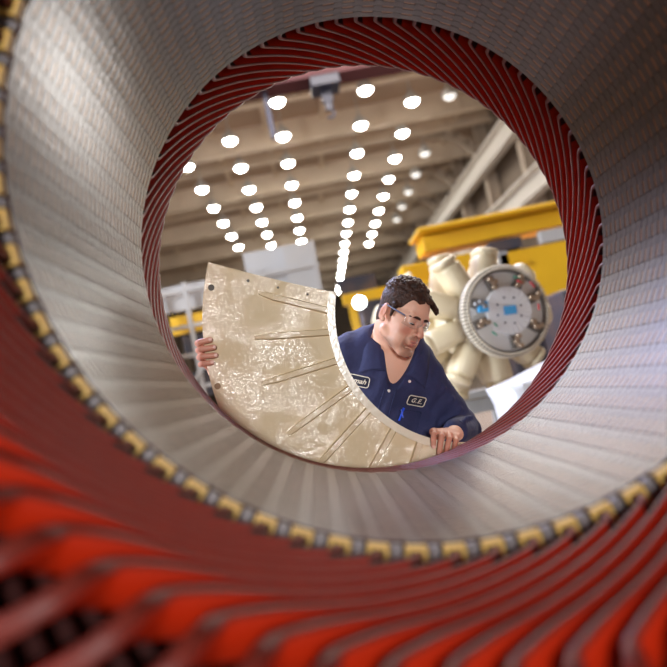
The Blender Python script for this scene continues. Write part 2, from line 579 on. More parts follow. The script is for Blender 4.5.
def end_turn(L, sgn, y0, ts, fa, rn, ro):
    """one overhang, from the inner leg round the nose to the outer leg: rows (r, phi, y, Nr, Ny, thickness)"""
    D = math.radians(40)
    s = lambda r, ph, out, nr, na, w=1.0: np.array([r, ph, y0 + sgn * out, nr, -sgn * na, w])
    fl = lambda t: fa * max(0.0, (t - ts) / (1 - ts)) ** 1.6
    f = lambda t: s(0.6385 + 0.0175 * t + fl(t), -D * 0.89 * t, 0.04 + (L - 0.09) * t, 1, 0, 1.0 + 0.5 * max(0, t - .8) * 5)
    g = lambda t: s(0.700 + (ro - 0.700) * t, -2 * D + D * 0.89 * t, 0.04 + (L - 0.09) * t, -1, 0, 1.0 + 0.5 * max(0, t - .8) * 5)
    P = [s(0.6385, 0, 0, 1, 0), s(0.6385, 0, 0.026, 1, 0), s(0.6385, 0, 0.038, 1, 0), f(0.07), f(0.15), f(0.4), f(0.7), f(0.86), f(0.95), f(1.0),
         s(rn, -D * 0.915, L - 0.022, 0.8, 0.5, 1.8), s(rn + 0.025, -D * 0.945, L - 0.002, 0.2, 1, 2.0), s(ro - 0.035, -D * 1.055, L - 0.002, -0.2, 1, 2.0), s(ro - 0.008, -D * 1.085, L - 0.022, -0.8, 0.5, 1.8),
         g(1.0), g(0.95), g(0.86), g(0.7), g(0.4), g(0.15), g(0.07), s(0.700, -2 * D, 0.038, -1, 0), s(0.700, -2 * D, 0.026, -1, 0), s(0.700, -2 * D, 0, -1, 0)]
    return chaikin(P, 2)


b = MB()
far = end_turn(0.43, 1, YF, 0.80, 0.045, 0.715, 0.810)
near = end_turn(0.345, -1, YN, 0.86, 0.012, 0.668, 0.825)
loop = far + list(reversed(near))
C3 = [Vector((p[0] * math.cos(p[1]), p[2], p[0] * math.sin(p[1]))) for p in loop]
n = len(loop)
th, dp, cf = 0.0115, 0.052, 0.0024
sec = [(-th / 2, -dp / 2 + cf), (-th / 2 + cf, -dp / 2), (th / 2 - cf, -dp / 2), (th / 2, -dp / 2 + cf), (th / 2, dp / 2 - cf), (th / 2 - cf, dp / 2), (-th / 2 + cf, dp / 2), (-th / 2, dp / 2 - cf)]
smt = [1, 1, 1, 0, 1, 1, 1, 0]
vs = []
for i in range(n):
    T = (C3[(i + 1) % n] - C3[i - 1]).normalized()
    p = loop[i]
    # the coil is wound with the same face kept inward: the section never twists
    N = Vector((math.cos(p[1]), 0, math.sin(p[1]))) * p[3] + Vector((0, p[4], 0))
    N = (N - T * N.dot(T)).normalized()
    B = T.cross(N)
    for (u, w) in sec:
        vs.append(C3[i] + B * (u * p[5]) + N * (w * (1.0 - 0.22 * (p[5] - 1))))
o = 0
for i in range(n):
    j = (i + 1) % n
    for q in range(8):
        w = (q + 1) % 8
        b.add([], [])
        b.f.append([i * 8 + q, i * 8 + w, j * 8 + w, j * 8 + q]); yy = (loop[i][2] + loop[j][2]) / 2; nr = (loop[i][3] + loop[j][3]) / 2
        b.m.append(2 if nr < -0.55 or (smt[q] == 0 and YN - 0.052 < yy < YF + 0.052) else smt[q]); b.sm.append(True)  # outer legs get the painted shade, sides near the core the tape
b.v = [tuple(v) for v in vs]
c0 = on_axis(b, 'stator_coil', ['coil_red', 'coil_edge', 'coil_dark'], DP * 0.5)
# resin spacer block lashed between neighbouring coil noses, at the near end
b = MB()
b.box((0.815, YN - 0.27, -0.0), (0.04, 0.045, 0.030), chamfer=0.008)
s0 = on_axis(b, 'spacer_block', 'tie', DP * 0.5)
# grey pressing finger on the end of every tooth
b = MB()
b.box((0.622, YN - 0.006, 0), (0.034, 0.016, 0.016), chamfer=0.004)
f0 = on_axis(b, 'press_finger', 'finger', 0.0)
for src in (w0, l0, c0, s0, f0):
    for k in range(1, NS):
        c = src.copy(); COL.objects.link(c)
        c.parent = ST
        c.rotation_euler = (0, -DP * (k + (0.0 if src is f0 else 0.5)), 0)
# outer frame: shell, flanges, feet
b = MB()
b.lathe([(0.90, 0.60), (0.95, 0.60), (0.95, 1.99), (0.90, 1.99)], 96, 0)
o = on_axis(b, 'frame_shell', 'frame_out')
b = MB()
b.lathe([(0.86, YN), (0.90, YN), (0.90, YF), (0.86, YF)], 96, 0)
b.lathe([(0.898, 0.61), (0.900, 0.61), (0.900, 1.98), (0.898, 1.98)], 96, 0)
on_axis(b, 'frame_inner_shade', 'frame_in')  # dark sheet added so the gaps between coils stay black
for yy in (0.62, 1.05, 1.54, 1.95):
    b = MB(); b.lathe([(0.95, yy - 0.02), (1.02, yy - 0.02), (1.02, yy + 0.02), (0.95, yy + 0.02)], 96, 0); on_axis(b, 'frame_rib', 'frame_out')
for sx in (-1, 1):
    b = MB(); b.box((sx * 0.62, 1.3 - 0.93, 0.80), (0.30, 1.25, 0.42)); b.build('frame_foot', 'frame_out', ST)
t = empty('steel_stand', (AX, 1.3, 0), 'grey steel stand carrying the big stator off the floor', 'stand')
for sx in (-1, 1):
    b = MB(); b.box((sx * 0.62, 0, 0.545), (0.24, 1.4, 0.09)); b.build('stand_rail', 'frame_out', t)
    for sy in (-1, 1):
        b = MB(); b.box((sx * 0.62, sy * 0.55, 0.25), (0.16, 0.16, 0.5)); b.build('leg', 'frame_out', t)
b = MB(); b.box((0, 0.55, 0.3), (1.1, 0.08, 0.1)); b.box((0, -0.55, 0.3), (1.1, 0.08, 0.1)); b.build('cross_bar', 'frame_out', t)

# ------------------------------------------------------------------ cream end-bell segment held by the worker
PY = 2.135
PC = (0.520, 1.519)          # centre of the arcs (x, z)
RI, RO = 0.430, 0.862
A0, A1 = math.radians(159.3), math.radians(272.0)
PT = empty('fan_shroud_segment', (0.0, PY, 0.60), 'large cream painted fan-shaped metal segment with raised radial ribs, held upright', 'metal panel')
PO = Vector((PC[0], 0, PC[1] - 0.60))


def ppt(r, a, y):
    return (PO.x + r * math.cos(a), y, PO.z + r * math.sin(a))


def arc_block(r0, r1, a0, a1, y0, y1, nn, mb, mi=0, skew0=0.0, nr=1):
    """annular sector slab; skew0 turns the outer corner of the first end edge"""
    rows = [(r0 + (r1 - r0) * k / nr, y0) for k in range(nr + 1)] + [(r0 + (r1 - r0) * k / nr, y1) for k in range(nr, -1, -1)]
    m = len(rows)
    vs = []
    for i in range(nn + 1):
        t = i / nn
        for (r, y) in rows:
            sa = a0 + skew0 * (r - r0) / (r1 - r0)
            vs.append(ppt(r, sa + (a1 - sa) * t, y))
    fs = []
    for i in range(nn):
        for q in range(m):
            w = (q + 1) % m
            fs.append((m * i + q, m * i + w, m * i + m + w, m * i + m + q))
    fs += [tuple(reversed(range(m))), tuple(m * nn + k for k in range(m))]
    mb.add(vs, fs, mi)


b = MB()
arc_block(RI, RO, A0, A1, 0.0, 0.014, 64, b, skew0=math.radians(-2.2), nr=6)
b.build('shroud_plate', 'cream', PT)
b = MB()
arc_block(RI - 0.004, RI + 0.021, A0, A1, -0.016, 0.03, 64, b)
b.build('inner_rim', 'cream_rim', PT)
for k in range(9):
    a = math.radians([166.2, 176.2, 188.7, 202.1, 213.8, 227.0, 239.0, 251.0, 263.0][k])
    sk = math.radians([-5.0, -1.6, -1.4, 1.0, 0.8, 0.8, 0.4, 0, 0][k])
    ln = [0.682, 0.695, 0.703, 0.703, 0.70, 0.70, 0.70, 0.70, 0.70][k]
    b = MB()
    w0, w1, h = 0.0085, 0.0055, 0.014
    r0, r1 = RI + 0.012, ln
    vs = []
    for (r, ww, hh) in ((r0, w0, h), (r1 - 0.05, w0 * .95, h), (r1, w1, 0.004)):
        aa = a + sk * ((r - r0) / (r1 - r0) - 0.3)
        er = Vector((math.cos(aa), 0, math.sin(aa))); et = Vector((-math.sin(aa), 0, math.cos(aa)))
        c = Vector(ppt(r, aa, 0))
        vs += [c - et * ww * 1.5 + Vector((0, 0.003, 0)), c - et * ww - Vector((0, hh, 0)), c + et * ww - Vector((0, hh, 0)), c + et * ww * 1.5 + Vector((0, 0.003, 0))]
    fs = []
    for i in range(2):
        for q in range(3):
            fs.append((4 * i + q, 4 * i + q + 1, 4 * i + 5 + q, 4 * i + 4 + q))
    fs += [(0, 1, 2, 3), (11, 10, 9, 8)]
    b.add(vs, fs)
    b.build('rib', 'cream', PT)
for r, a, rad, mt in ((0.838, 162.7, 0.0105, 'hole'), (0.862 - 0.018, -175.0, 0.0105, 'hole_rust'), (0.721, 159.9, 0.005, 'hole'), (0.520, 161.6, 0.004, 'hole'), (0.62, 160.6, 0.004, 'hole'), (0.842, 207, 0.0105, 'hole_rust')):
    c = Vector(ppt(r, math.radians(a), 0))
    b = MB(); b.tube(c + Vector((0, -0.0015, 0)), c + Vector((0, 0.008, 0)), rad, n=20, smooth=False)
    b.build('bolt_hole', mt, PT)

# ------------------------------------------------------------------ the worker
class Vol:
    """a signed distance grid that soft-blends rounded shapes into one continuous skin"""
    def __init__(s, lo, hi, h):
        s.lo = np.array(lo, float); s.h = h
        s.n = np.ceil((np.array(hi) - s.lo) / h).astype(int) + 1
        s.a = np.full(tuple(s.n), 0.05, np.float32)

    def blk(s, lo, hi):
        i0 = np.clip(np.floor((np.array(lo) - s.lo) / s.h).astype(int), 0, s.n)
        i1 = np.clip(np.ceil((np.array(hi) - s.lo) / s.h).astype(int) + 1, 0, s.n)
        ax = [(s.lo[k] + s.h * np.arange(i0[k], i1[k])).astype(np.float32) for k in range(3)]
        return tuple(slice(i0[k], i1[k]) for k in range(3)), np.meshgrid(*ax, indexing='ij', sparse=True)

    def mix(s, sl, d, k, op):
        a = s.a[sl]
        if op == 'add':
            if k > 0:
                h = np.clip(0.5 + 0.5 * (a - d) / k, 0, 1)
                s.a[sl] = a + (d - a) * h - k * h * (1 - h)
            else:
                s.a[sl] = np.minimum(a, d)
        else:
            d = -d
            h = np.clip(0.5 - 0.5 * (a - d) / max(k, 1e-5), 0, 1)
            s.a[sl] = a + (d - a) * h + k * h * (1 - h)

    def cap(s, p, q, r0, r1=None, k=0.01, op='add'):
        r1 = r0 if r1 is None else r1
        p, q = np.array(p, float), np.array(q, float)
        m = max(r0, r1) + 0.02 + 2 * k
        sl, (X, Y, Z) = s.blk(np.minimum(p, q) - m, np.maximum(p, q) + m)
        v = q - p; L = max(v @ v, 1e-9)
        t = np.clip(((X - p[0]) * v[0] + (Y - p[1]) * v[1] + (Z - p[2]) * v[2]) / L, 0, 1)
        d = np.sqrt((X - p[0] - t * v[0]) ** 2 + (Y - p[1] - t * v[1]) ** 2 + (Z - p[2] - t * v[2]) ** 2) - (r0 + (r1 - r0) * t)
        s.mix(sl, d, k, op)

    def ell(s, c, r, R=None, k=0.01, op='add'):
        c = np.array(c, float); R = np.eye(3) if R is None else np.array(R)
        m = max(r) + 0.02 + 2 * k
        sl, (X, Y, Z) = s.blk(c - m, c + m)
        X, Y, Z = X - c[0], Y - c[1], Z - c[2]
        u = [R[0, i] * X + R[1, i] * Y + R[2, i] * Z for i in range(3)]
        k0 = np.sqrt(sum((u[i] / r[i]) ** 2 for i in range(3))) + 1e-6
        k1 = np.sqrt(sum((u[i] / r[i] ** 2) ** 2 for i in range(3))) + 1e-6
        s.mix(sl, k0 * (k0 - 1) / k1, k, op)

    def half(s, lo, hi, nrm, off, k=0.005):
        """cut away the side where nrm.x > off, inside a region"""
        sl, (X, Y, Z) = s.blk(lo, hi)
        s.mix(sl, off - (X * nrm[0] + Y * nrm[1] + Z * nrm[2]), k, 'sub')

    def mesh(s, name, mt, parent=None, smooth=True, adapt=0.0):
        g = openvdb.FloatGrid(0.05)
        g.copyFromArray(np.ascontiguousarray(s.a))
        P, T, Q = g.convertToPolygons(0.0, adapt)
        P = np.asarray(P, float) * s.h + s.lo
        me = bpy.data.meshes.new(name)
        me.from_pydata(P.tolist(), [], [tuple(int(i) for i in f) for f in T] + [tuple(int(i) for i in f) for f in Q])
        me.materials.append(M[mt])
        bm = bmesh.new(); bm.from_mesh(me)
        bmesh.ops.recalc_face_normals(bm, faces=bm.faces)
        bm.to_mesh(me); bm.free()
        me.polygons.foreach_set('use_smooth', [True] * len(me.polygons))
        me.update()
        o = bpy.data.objects.new(name, me)
        COL.objects.link(o)
        if parent is not None:
            o.parent = parent
        return o


# head frame: local x = his left, -y = the way he faces, z = crown
YAW = np.array(Matrix.Rotation(-0.12, 3, 'Z'))
HR = np.array([[0.6303, -0.5626, 0.5350], [0.7432, 0.6364, -0.2064], [-0.2243, 0.5277, 0.8193]])
HR = HR @ YAW
HC = np.array([0.335, 2.26, 1.561])
HS = 0.985
H = lambda x, y, z: HC + HS * (HR @ np.array([x, y, z]))
# torso frame: lateral (his left), back, up the spine from the pelvis
PV = np.array([0.105, 2.47, 1.055])
TU = np.array([0.43, -0.20, 0.88]); TU /= np.linalg.norm(TU)
TL = np.array([0.87, 0.12, -0.48]); TL -= TU * (TL @ TU); TL /= np.linalg.norm(TL)
TB = np.cross(TU, TL)
if TB[1] < 0:
    TB = -TB
TR = np.array([TL, TB, TU]).T
T_ = lambda x, y, z: PV + TR @ np.array([x, y, z])
J = dict(shR=T_(-0.175, -0.01, 0.385), shL=T_(0.135, 0.0, 0.372),
         elR=np.array([-0.15, 2.45, 1.36]), elL=np.array([0.515, 2.50, 1.105]),
         wrR=np.array([-0.335, 2.245, 1.505]), wrL=np.array([0.427, 2.240, 1.130]),
         hipR=T_(-0.095, 0.0, -0.04), hipL=T_(0.095, 0.0, -0.04),
         knR=np.array([-0.03, 2.45, 0.53]), knL=np.array([0.22, 2.43, 0.50]),
         anR=np.array([-0.07, 2.52, 0.09]), anL=np.array([0.27, 2.50, 0.09]))

V = Vol((-0.50, 1.98, -0.01), (0.75, 2.68, 1.74), 0.0036)
# trunk, arms and legs
V.ell(T_(0, 0.005, 0.36), (0.162, 0.108, 0.17), TR, 0.03)
V.cap(T_(-0.14, 0, 0.39), T_(0.12, 0, 0.38), 0.06, k=0.04)
V.ell(T_(0, 0, 0.15), (0.145, 0.10, 0.16), TR, 0.04)
V.ell(T_(0, 0, 0.0), (0.155, 0.108, 0.12), TR, 0.04)
NB = T_(0.0, 0.005, 0.47)
NT = H(0.0, 0.028, -0.055)
V.cap(NB, NT, 0.070, 0.058, 0.035)
V.cap(T_(0.04, 0.03, 0.50), T_(0.12, 0.01, 0.425), 0.045, 0.045, 0.03)
V.cap(T_(-0.05, 0.03, 0.49), T_(-0.13, 0.01, 0.425), 0.045, 0.045, 0.03)
for s in 'RL':
    V.cap(J['sh' + s], J['el' + s], 0.054, 0.042, 0.03)
    V.cap(J['el' + s], J['wr' + s], 0.043, 0.026, 0.01)
    V.cap(J['hip' + s], J['kn' + s], 0.078, 0.052, 0.03)
    V.cap(J['kn' + s], J['an' + s], 0.055, 0.036, 0.02)
    V.cap(J['an' + s], J['an' + s] + np.array([0, -0.14, -0.045]), 0.036, 0.026, 0.02)
# head
hE = lambda c, r, k=0.01, op='add', R=None: V.ell(H(*c), tuple(HS * q for q in r), HR if R is None else HR @ R, k, op)
hC = lambda p, q, r0, r1, k=0.01, op='add': V.cap(H(*p), H(*q), r0 * HS, r1 * HS, k, op)
hE((0, 0.012, 0.045), (0.074, 0.093, 0.084), 0.02)
hE((0, -0.030, -0.02), (0.061, 0.066, 0.088), 0.02)
hE((0, -0.056, 0.045), (0.050, 0.040, 0.040), 0.02)
for x in (-1, 1):
    hC((x * 0.055, 0.0, -0.065), (x * 0.022, -0.078, -0.110), 0.0165, 0.015, 0.018)
    hE((x * 0.038, -0.066, -0.030), (0.024, 0.020, 0.022), 0.015)
    hE((x * 0.037, -0.060, -0.070), (0.020, 0.024, 0.030), 0.02)
hE((0, -0.088, -0.111), (0.020, 0.015, 0.016), 0.012)
hC((-0.038, -0.084, 0.022), (0.038, -0.084, 0.022), 0.010, 0.010, 0.012)
for x in (-1, 1):
    hE((x * 0.031, -0.100, 0.002), (0.016, 0.016, 0.011), 0.008, 'sub')
    hE((x * 0.031, -0.0835, 0.003), (0.0150, 0.0115, 0.0105), 0.003)
hC((0, -0.091, 0.014), (0, -0.115, -0.030), 0.0078, 0.0112, 0.007)
hE((0, -0.118, -0.034), (0.0122, 0.011, 0.0105), 0.005)
for x in (-1, 1):
    hE((x * 0.0125, -0.100, -0.038), (0.0080, 0.0105, 0.0075), 0.004)
    hE((x * 0.0065, -0.108, -0.0455), (0.0035, 0.005, 0.0035), 0.002, 'sub')
hE((0, -0.090, -0.064), (0.026, 0.014, 0.020), 0.010)
for x in (-1, 1):
    hC((0, -0.1005, -0.0645), (x * 0.022, -0.0915, -0.0705), 0.0042, 0.0028, 0.003)
    hC((0, -0.0985, -0.0785), (x * 0.019, -0.0915, -0.0735), 0.0048, 0.0028, 0.003)
hC((-0.015, -0.1020, -0.0712), (0.015, -0.1020, -0.0712), 0.0026, 0.0026, 0.002, 'sub')
hE((0, -0.103, -0.092), (0.013, 0.006, 0.005), 0.006, 'sub')
for x in (-1, 1):
    Rx = np.array(Matrix.Rotation(x * 0.30, 3, 'Z') @ Matrix.Rotation(0.2, 3, 'X'))
    hE((x * 0.0775, 0.016, -0.004), (0.0085, 0.0185, 0.0315), 0.006, 'add', Rx)
    hE((x * 0.0850, 0.010, -0.004), (0.0050, 0.0095, 0.0170), 0.004, 'sub', Rx)
    hE((x * 0.0760, 0.004, -0.030), (0.0070, 0.0085, 0.0095), 0.004, 'add', Rx)


def finger(pts, r0, k=0.0022):
    pts = [np.array(p, float) for p in pts]
    m = len(pts) - 1
    for i in range(m):
        V.cap(pts[i], pts[i + 1], r0 * (1 - 0.16 * i / m), r0 * (1 - 0.16 * (i + 1) / m), k)


# his left hand lies over the rim, fingers hanging down the face of the panel
RTOP = lambda x: PC[1] - math.sqrt(max(0, (RI - 0.004) ** 2 - (x - PC[0]) ** 2))
NAILS = []
lk = [(0.342, 2.150, 1.156), (0.364, 2.146, 1.144), (0.387, 2.146, 1.136), (0.408, 2.150, 1.126)]
tips = [(0.324, 2.096, 1.118), (0.338, 2.093, 1.090), (0.358, 2.093, 1.084), (0.384, 2.096, 1.084)]
for i in range(4):
    a, c = np.array(lk[i]), np.array(tips[i])
    m1 = a + np.array([-0.008, -0.047, -0.003 - 0.004 * (i > 1)])
    m2 = m1 * 0.45 + c * 0.55 + np.array([-0.001, -0.005, 0.004])
    finger([a, m1, m2, c], [0.0098, 0.0102, 0.0098, 0.0088][i])
    V.cap(J['wrL'] + np.array([-0.010 + 0.006 * i, -0.010, 0.002 - 0.004 * i]), a, 0.017, 0.0122, 0.012)
    NAILS.append((c, m2, 0))
finger([J['wrL'] + np.array([-0.02, -0.01, -0.004]), (0.356, 2.212, 1.128), (0.340, 2.188, 1.112), (0.342, 2.181, 1.090)], 0.0115, 0.006)
# his right hand grips the outer edge, four fingers wrapped onto the face
EDGE = lambda z: PC[0] - math.sqrt(RO ** 2 - (z - PC[1]) ** 2)
for i in range(4):
    z = 1.597 - 0.0235 * i
    ex = EDGE(z)
    L = [0.034, 0.043, 0.045, 0.030][i]
    k0 = np.array([ex - 0.004, 2.186, z - 0.004])
    k1 = np.array([ex - 0.021, 2.146, z])
    k2 = np.array([ex - 0.010, 2.122, z + 0.0])
    k3 = np.array([ex - 0.010 + L, 2.1215, z + 0.001 - 0.003 * i + (0.006 if i == 3 else 0)])
    finger([k0, k1, k2, k3], [0.0112, 0.0115, 0.0112, 0.0100][i])
    V.cap(J['wrR'] + np.array([0.004, -0.004, 0.012 - 0.008 * i]), k0, 0.02, 0.0135, 0.014)
    NAILS.append((k3, k2, 1))
finger([J['wrR'] + np.array([0.01, -0.01, 0.0]), (-0.325, 2.190, 1.535), (-0.300, 2.172, 1.565), (-0.285, 2.168, 1.59)], 0.012, 0.006)
person = V.mesh('person', 'skin')
tag(person, 'young man in navy coveralls and clear safety glasses, leaning over the cream segment', 'person')

# local colour of lips, stubble and flushed cheeks
me = person.data
P = np.empty(len(me.vertices) * 3); me.vertices.foreach_get('co', P); P = P.reshape(-1, 3)
Lc = ((P - HC) / HS) @ HR
x, y, z = Lc.T
bl = lambda cx, cy, cz, rx, ry, rz: np.clip(1.6 * (1 - np.sqrt(((x - cx) / rx) ** 2 + ((y - cy) / ry) ** 2 + ((z - cz) / rz) ** 2)), 0, 1)
lip = np.clip(2.2 * np.maximum(bl(0, -0.104, -0.0655, 0.021, 0.02, 0.0065), bl(0, -0.103, -0.0785, 0.018, 0.02, 0.0085)), 0, 1)
beard = np.maximum.reduce([bl(0, -0.095, -0.112, 0.038, 0.05, 0.034), bl(0, -0.105, -0.055, 0.034, 0.03, 0.013) * 1.3,
                           bl(-0.03, -0.085, -0.082, 0.012, 0.03, 0.036) * .7, bl(0.03, -0.085, -0.082, 0.012, 0.03, 0.036) * .7,
                           bl(-0.05, -0.035, -0.098, 0.03, 0.055, 0.030) * .75, bl(0.05, -0.035, -0.098, 0.03, 0.055, 0.030) * .75])
beard = np.clip(beard * 0.75 * (1 - lip), 0, 0.65)
flush = np.clip(bl(0, -0.112, -0.034, 0.02, 0.03, 0.02) * .8 + bl(0.042, -0.08, -0.035, 0.03, 0.04, 0.025) * .7 + bl(-0.042, -0.08, -0.035, 0.03, 0.04, 0.025) * .7
                + bl(-0.078, 0.015, 0, 0.02, 0.03, 0.04) * .6, 0, 1)
hd = (P[:, 1] < 2.2) & ((P[:, 2] < 1.18) | (P[:, 0] < -0.25))
flush[hd] = 0.45
for nm, arr in (('lip', lip), ('stubble', beard), ('flush', flush)):
    at = me.attributes.new(nm, 'FLOAT', 'POINT')
    at.data.foreach_set('value', arr.astype(np.float32))

# nails
for c, p, hnd in NAILS:
    c, p = Vector(c), Vector(p)
    d = (c - p).normalized()
    fr = Vector((0, -1, 0)); fr = (fr - d * d.dot(fr)).normalized(); sd = d.cross(fr)
    b = MB()
    vs, nn = [], 6
    for i in range(nn + 1):
        for j in range(5):
            u = (j / 4 - 0.5) * 2; w = i / nn
            rad = 0.0094 if hnd else 0.0088
            ang = u * 0.75 * (1 - 0.25 * (2 * w - 1) ** 2)
            vs.append(c + d * (-0.003 + 0.0105 * w) + fr * (rad * math.cos(ang)) * (1 - 0.25 * max(0, w - .5)) + sd * (rad * math.sin(ang)))
    fs = [(i * 5 + j, i * 5 + j + 1, i * 5 + 6 + j, i * 5 + 5 + j) for i in range(nn) for j in range(4)]
    b.add(vs, fs, 0, True)
    b.build('fingernail', 'nail', person, fix=False)

# eyes, lashes, brows
for sx in (-1, 1):
    c = H(sx * 0.031, -0.0815, -0.001)
    b = MB()
    bm = bmesh.new(); bmesh.ops.create_uvsphere(bm, u_segments=16, v_segments=10, radius=0.0112)
    b.add([Vector(c) + v.co for v in bm.verts], [[v.index for v in f.verts] for f in bm.faces], 0, True); bm.free()
    b.build('eye', 'eye', person)
    b = MB()
    b.path([H(sx * 0.031 + 0.013 * u, -0.0955 + 0.006 * u * u, -0.0055 - 0.0015 * (1 - u * u)) for u in [q / 4 - 1 for q in range(9)]], [0.0008, 0.0014, 0.0018, 0.002, 0.002, 0.002, 0.0018, 0.0014, 0.0008], 6)
    b.build('eyelashes', 'hair', person)
    b = MB()
    b.path([H(sx * (0.011 + 0.040 * u), -0.0995 + 0.004 * u + 0.016 * u * u, 0.0165 + 0.011 * u - 0.012 * u * u) for u in [q / 8 for q in range(9)]], [0.0030, 0.0044, 0.0048, 0.0048, 0.0046, 0.0040, 0.0034, 0.0026, 0.0012], 8)
    b.build('eyebrow', 'hair', person)

# hair: a cap over the skull with a thick wavy top, trimmed at hairline, ears and nape
VH = Vol(HC - 0.20, HC + 0.22, 0.0026)
VH.ell(H(0, 0.010, 0.055), (0.077, 0.092, 0.081), HR, 0.01)
VH.ell(H(0, 0.047, -0.01), (0.060, 0.047, 0.066), HR, 0.02)
hr = random.Random(3)
for i in range(330):
    # wavy locks laid along the skull, combed forward
    u = hr.uniform(-1.25, 1.25); v = hr.uniform(-0.85, 1.9)
    d = Vector((math.sin(u) * math.cos(v * .6), -math.sin(v) * math.cos(u) * 0.98, math.cos(v) * math.cos(u * .9)))
    c = Vector((0, 0.010, 0.055)) + Vector((d.x * 0.079, d.y * 0.093, d.z * 0.084)) * hr.uniform(0.97, 1.045)
    if c.z < 0.055 and c.y < -0.04:
        continue
    tang = Vector((hr.uniform(-0.5, 0.5), -1, 0.1)); tang = (tang - d * tang.dot(d)).normalized()
    ln = hr.uniform(0.010, 0.022)
    VH.cap(H(*(c - tang * ln)), H(*(c + tang * ln - d * 0.004)), hr.uniform(0.0045, 0.0075), 0.0025, 0.002)
for i in range(46):
    # fringe swept forward over the brow, longest on his left
    u = hr.uniform(-0.055, 0.068)
    yb = -0.070 + 0.45 * abs(u) ** 1.3
    z0 = 0.098 - 6 * u * u
    p = Vector((u, yb, z0)); q = p + Vector((0.012 + hr.uniform(-.008, .008), -0.022 - 0.008 * (u > 0.02), -0.016 - 0.004 * (u > 0.03) + hr.uniform(-.006, .006)))
    VH.cap(H(*p), H(*q), 0.0075, 0.0030, 0.004)
for sx in (-1, 1):
    VH.cap(H(sx * 0.073, -0.020, 0.035), H(sx * 0.071, -0.018, -0.006), 0.010, 0.005, 0.006)
# trim: open the face, the ears and the neck
VH.ell(H(0, -0.115, -0.015), (0.078, 0.084, 0.084), HR, 0.006, 'sub')
VH.ell(H(-0.09, 0.006, -0.020), (0.024, 0.025, 0.050), HR, 0.006, 'sub')
VH.ell(H(0.09, 0.006, -0.020), (0.024, 0.025, 0.050), HR, 0.006, 'sub')
VH.ell(H(0, -0.02, -0.085), (0.09, 0.08, 0.055), HR, 0.006, 'sub')
hair = VH.mesh('hair', 'hair', person)

# safety glasses: clear lenses with side temples
b = MB()
nu, nv = 20, 8
g = empty('safety_glasses', (0, 0, 0), None, None)
g.parent = person
for sx in (-1, 1):
    b = MB(); vs = []
    for i in range(nu + 1):
        for j in range(nv + 1):
            u, w = i / nu, j / nv
            a = 0.10 + u * 0.98
            zz = 0.016 - w * (0.036 - 0.016 * (u - 0.45) ** 2 - 0.012 * max(0, .25 - u) * 4)
            vs.append(H(sx * 0.071 * math.sin(a), -0.040 - 0.076 * math.cos(a) + 0.10 * max(0, w - .5) * .1, zz))
    fs = [(i * (nv + 1) + j, i * (nv + 1) + j + 1, (i + 1) * (nv + 1) + j + 1, (i + 1) * (nv + 1) + j) for i in range(nu) for j in range(nv)]
    b.add(vs, fs, 0, True)
    o = b.build('lens', 'lens', g, fix=False)
    md = o.modifiers.new('thick', 'SOLIDIFY'); md.thickness = 0.0008
    b = MB()
    b.path([H(sx * 0.068, -0.078, 0.013), H(sx * 0.074, -0.050, 0.016), H(sx * 0.079, -0.015, 0.019), H(sx * 0.081, 0.010, 0.022), H(sx * 0.080, 0.030, 0.012)], [0.0028, 0.0030, 0.0028, 0.0025, 0.002], 8)
    tag(b.build('temple', 'glass_frame', g), 'blue grey temple arm')
b = MB(); b.path([H(-0.008, -0.1165, 0.012), H(0, -0.119, 0.014), H(0.008, -0.1165, 0.012)], 0.0020, 8); b.build('bridge', 'lens', g)

# coveralls
VC = Vol((-0.50, 2.02, 0.03), (0.78, 2.72, 1.64), 0.0048)
VC.ell(T_(0, 0.005, 0.36), (0.180, 0.126, 0.18), TR, 0.03)
VC.cap(T_(-0.14, 0.0, 0.39), T_(0.12, 0.0, 0.38), 0.073, k=0.04)
VC.ell(T_(0, 0, 0.15), (0.172, 0.128, 0.17), TR, 0.04)
VC.cap(T_(0.115, 0.02, 0.30), T_(0.20, 0.02, 0.10), 0.085, 0.095, 0.03)
VC.ell(T_(0, 0, 0.0), (0.180, 0.132, 0.13), TR, 0.04)
VC.cap(NB, NB * 0.62 + NT * 0.38, 0.084, 0.075, 0.03)
VC.cap(T_(0.04, 0.03, 0.505), T_(0.12, 0.01, 0.405), 0.052, 0.054, 0.03)
VC.cap(T_(-0.05, 0.03, 0.495), T_(-0.14, 0.01, 0.430), 0.052, 0.054, 0.03)
for s in 'RL':
    VC.cap(J['sh' + s], J['el' + s], 0.074, 0.064, 0.03)
    we = J['el' + s] * 0.12 + J['wr' + s] * 0.88
    VC.cap(J['el' + s], we, 0.063, 0.046, 0.012)
    VC.cap(J['hip' + s], J['kn' + s], 0.098, 0.078, 0.03)
    VC.cap(J['kn' + s], J['an' + s] + np.array([0, 0, 0.02]), 0.078, 0.066, 0.02)
# soft folds in the cloth
sl, (X, Y, Z) = VC.blk(VC.lo, VC.lo + VC.h * VC.n)
VC.a += (0.0030 * np.sin(34 * X + 21 * Z + 2.2 * np.sin(17 * Z + 9 * Y)) * np.sin(27 * Z - 13 * X + 1.3 * np.sin(23 * X)) + 0.0022 * np.sin(61 * Z - 40 * X + 2.0 * np.sin(31 * X + 12 * Y))).astype(np.float32)
e, w = J['elL'], J['wrL']
for i in range(5):
    t = 0.10 + 0.15 * i
    c = e + (w - e) * t
    VC.cap(c + np.array([0.03, -0.055, 0.045]), c + np.array([-0.05, -0.04, -0.03 + 0.02 * (i % 2)]), 0.006, 0.010, 0.012)
sh = J['shL']
for i in range(4):
    c = sh + (e - sh) * (0.25 + 0.2 * i)
    VC.cap(c + np.array([-0.06, -0.045, -0.03]), c + np.array([0.03, -0.068, 0.01]), 0.009, 0.006, 0.016)
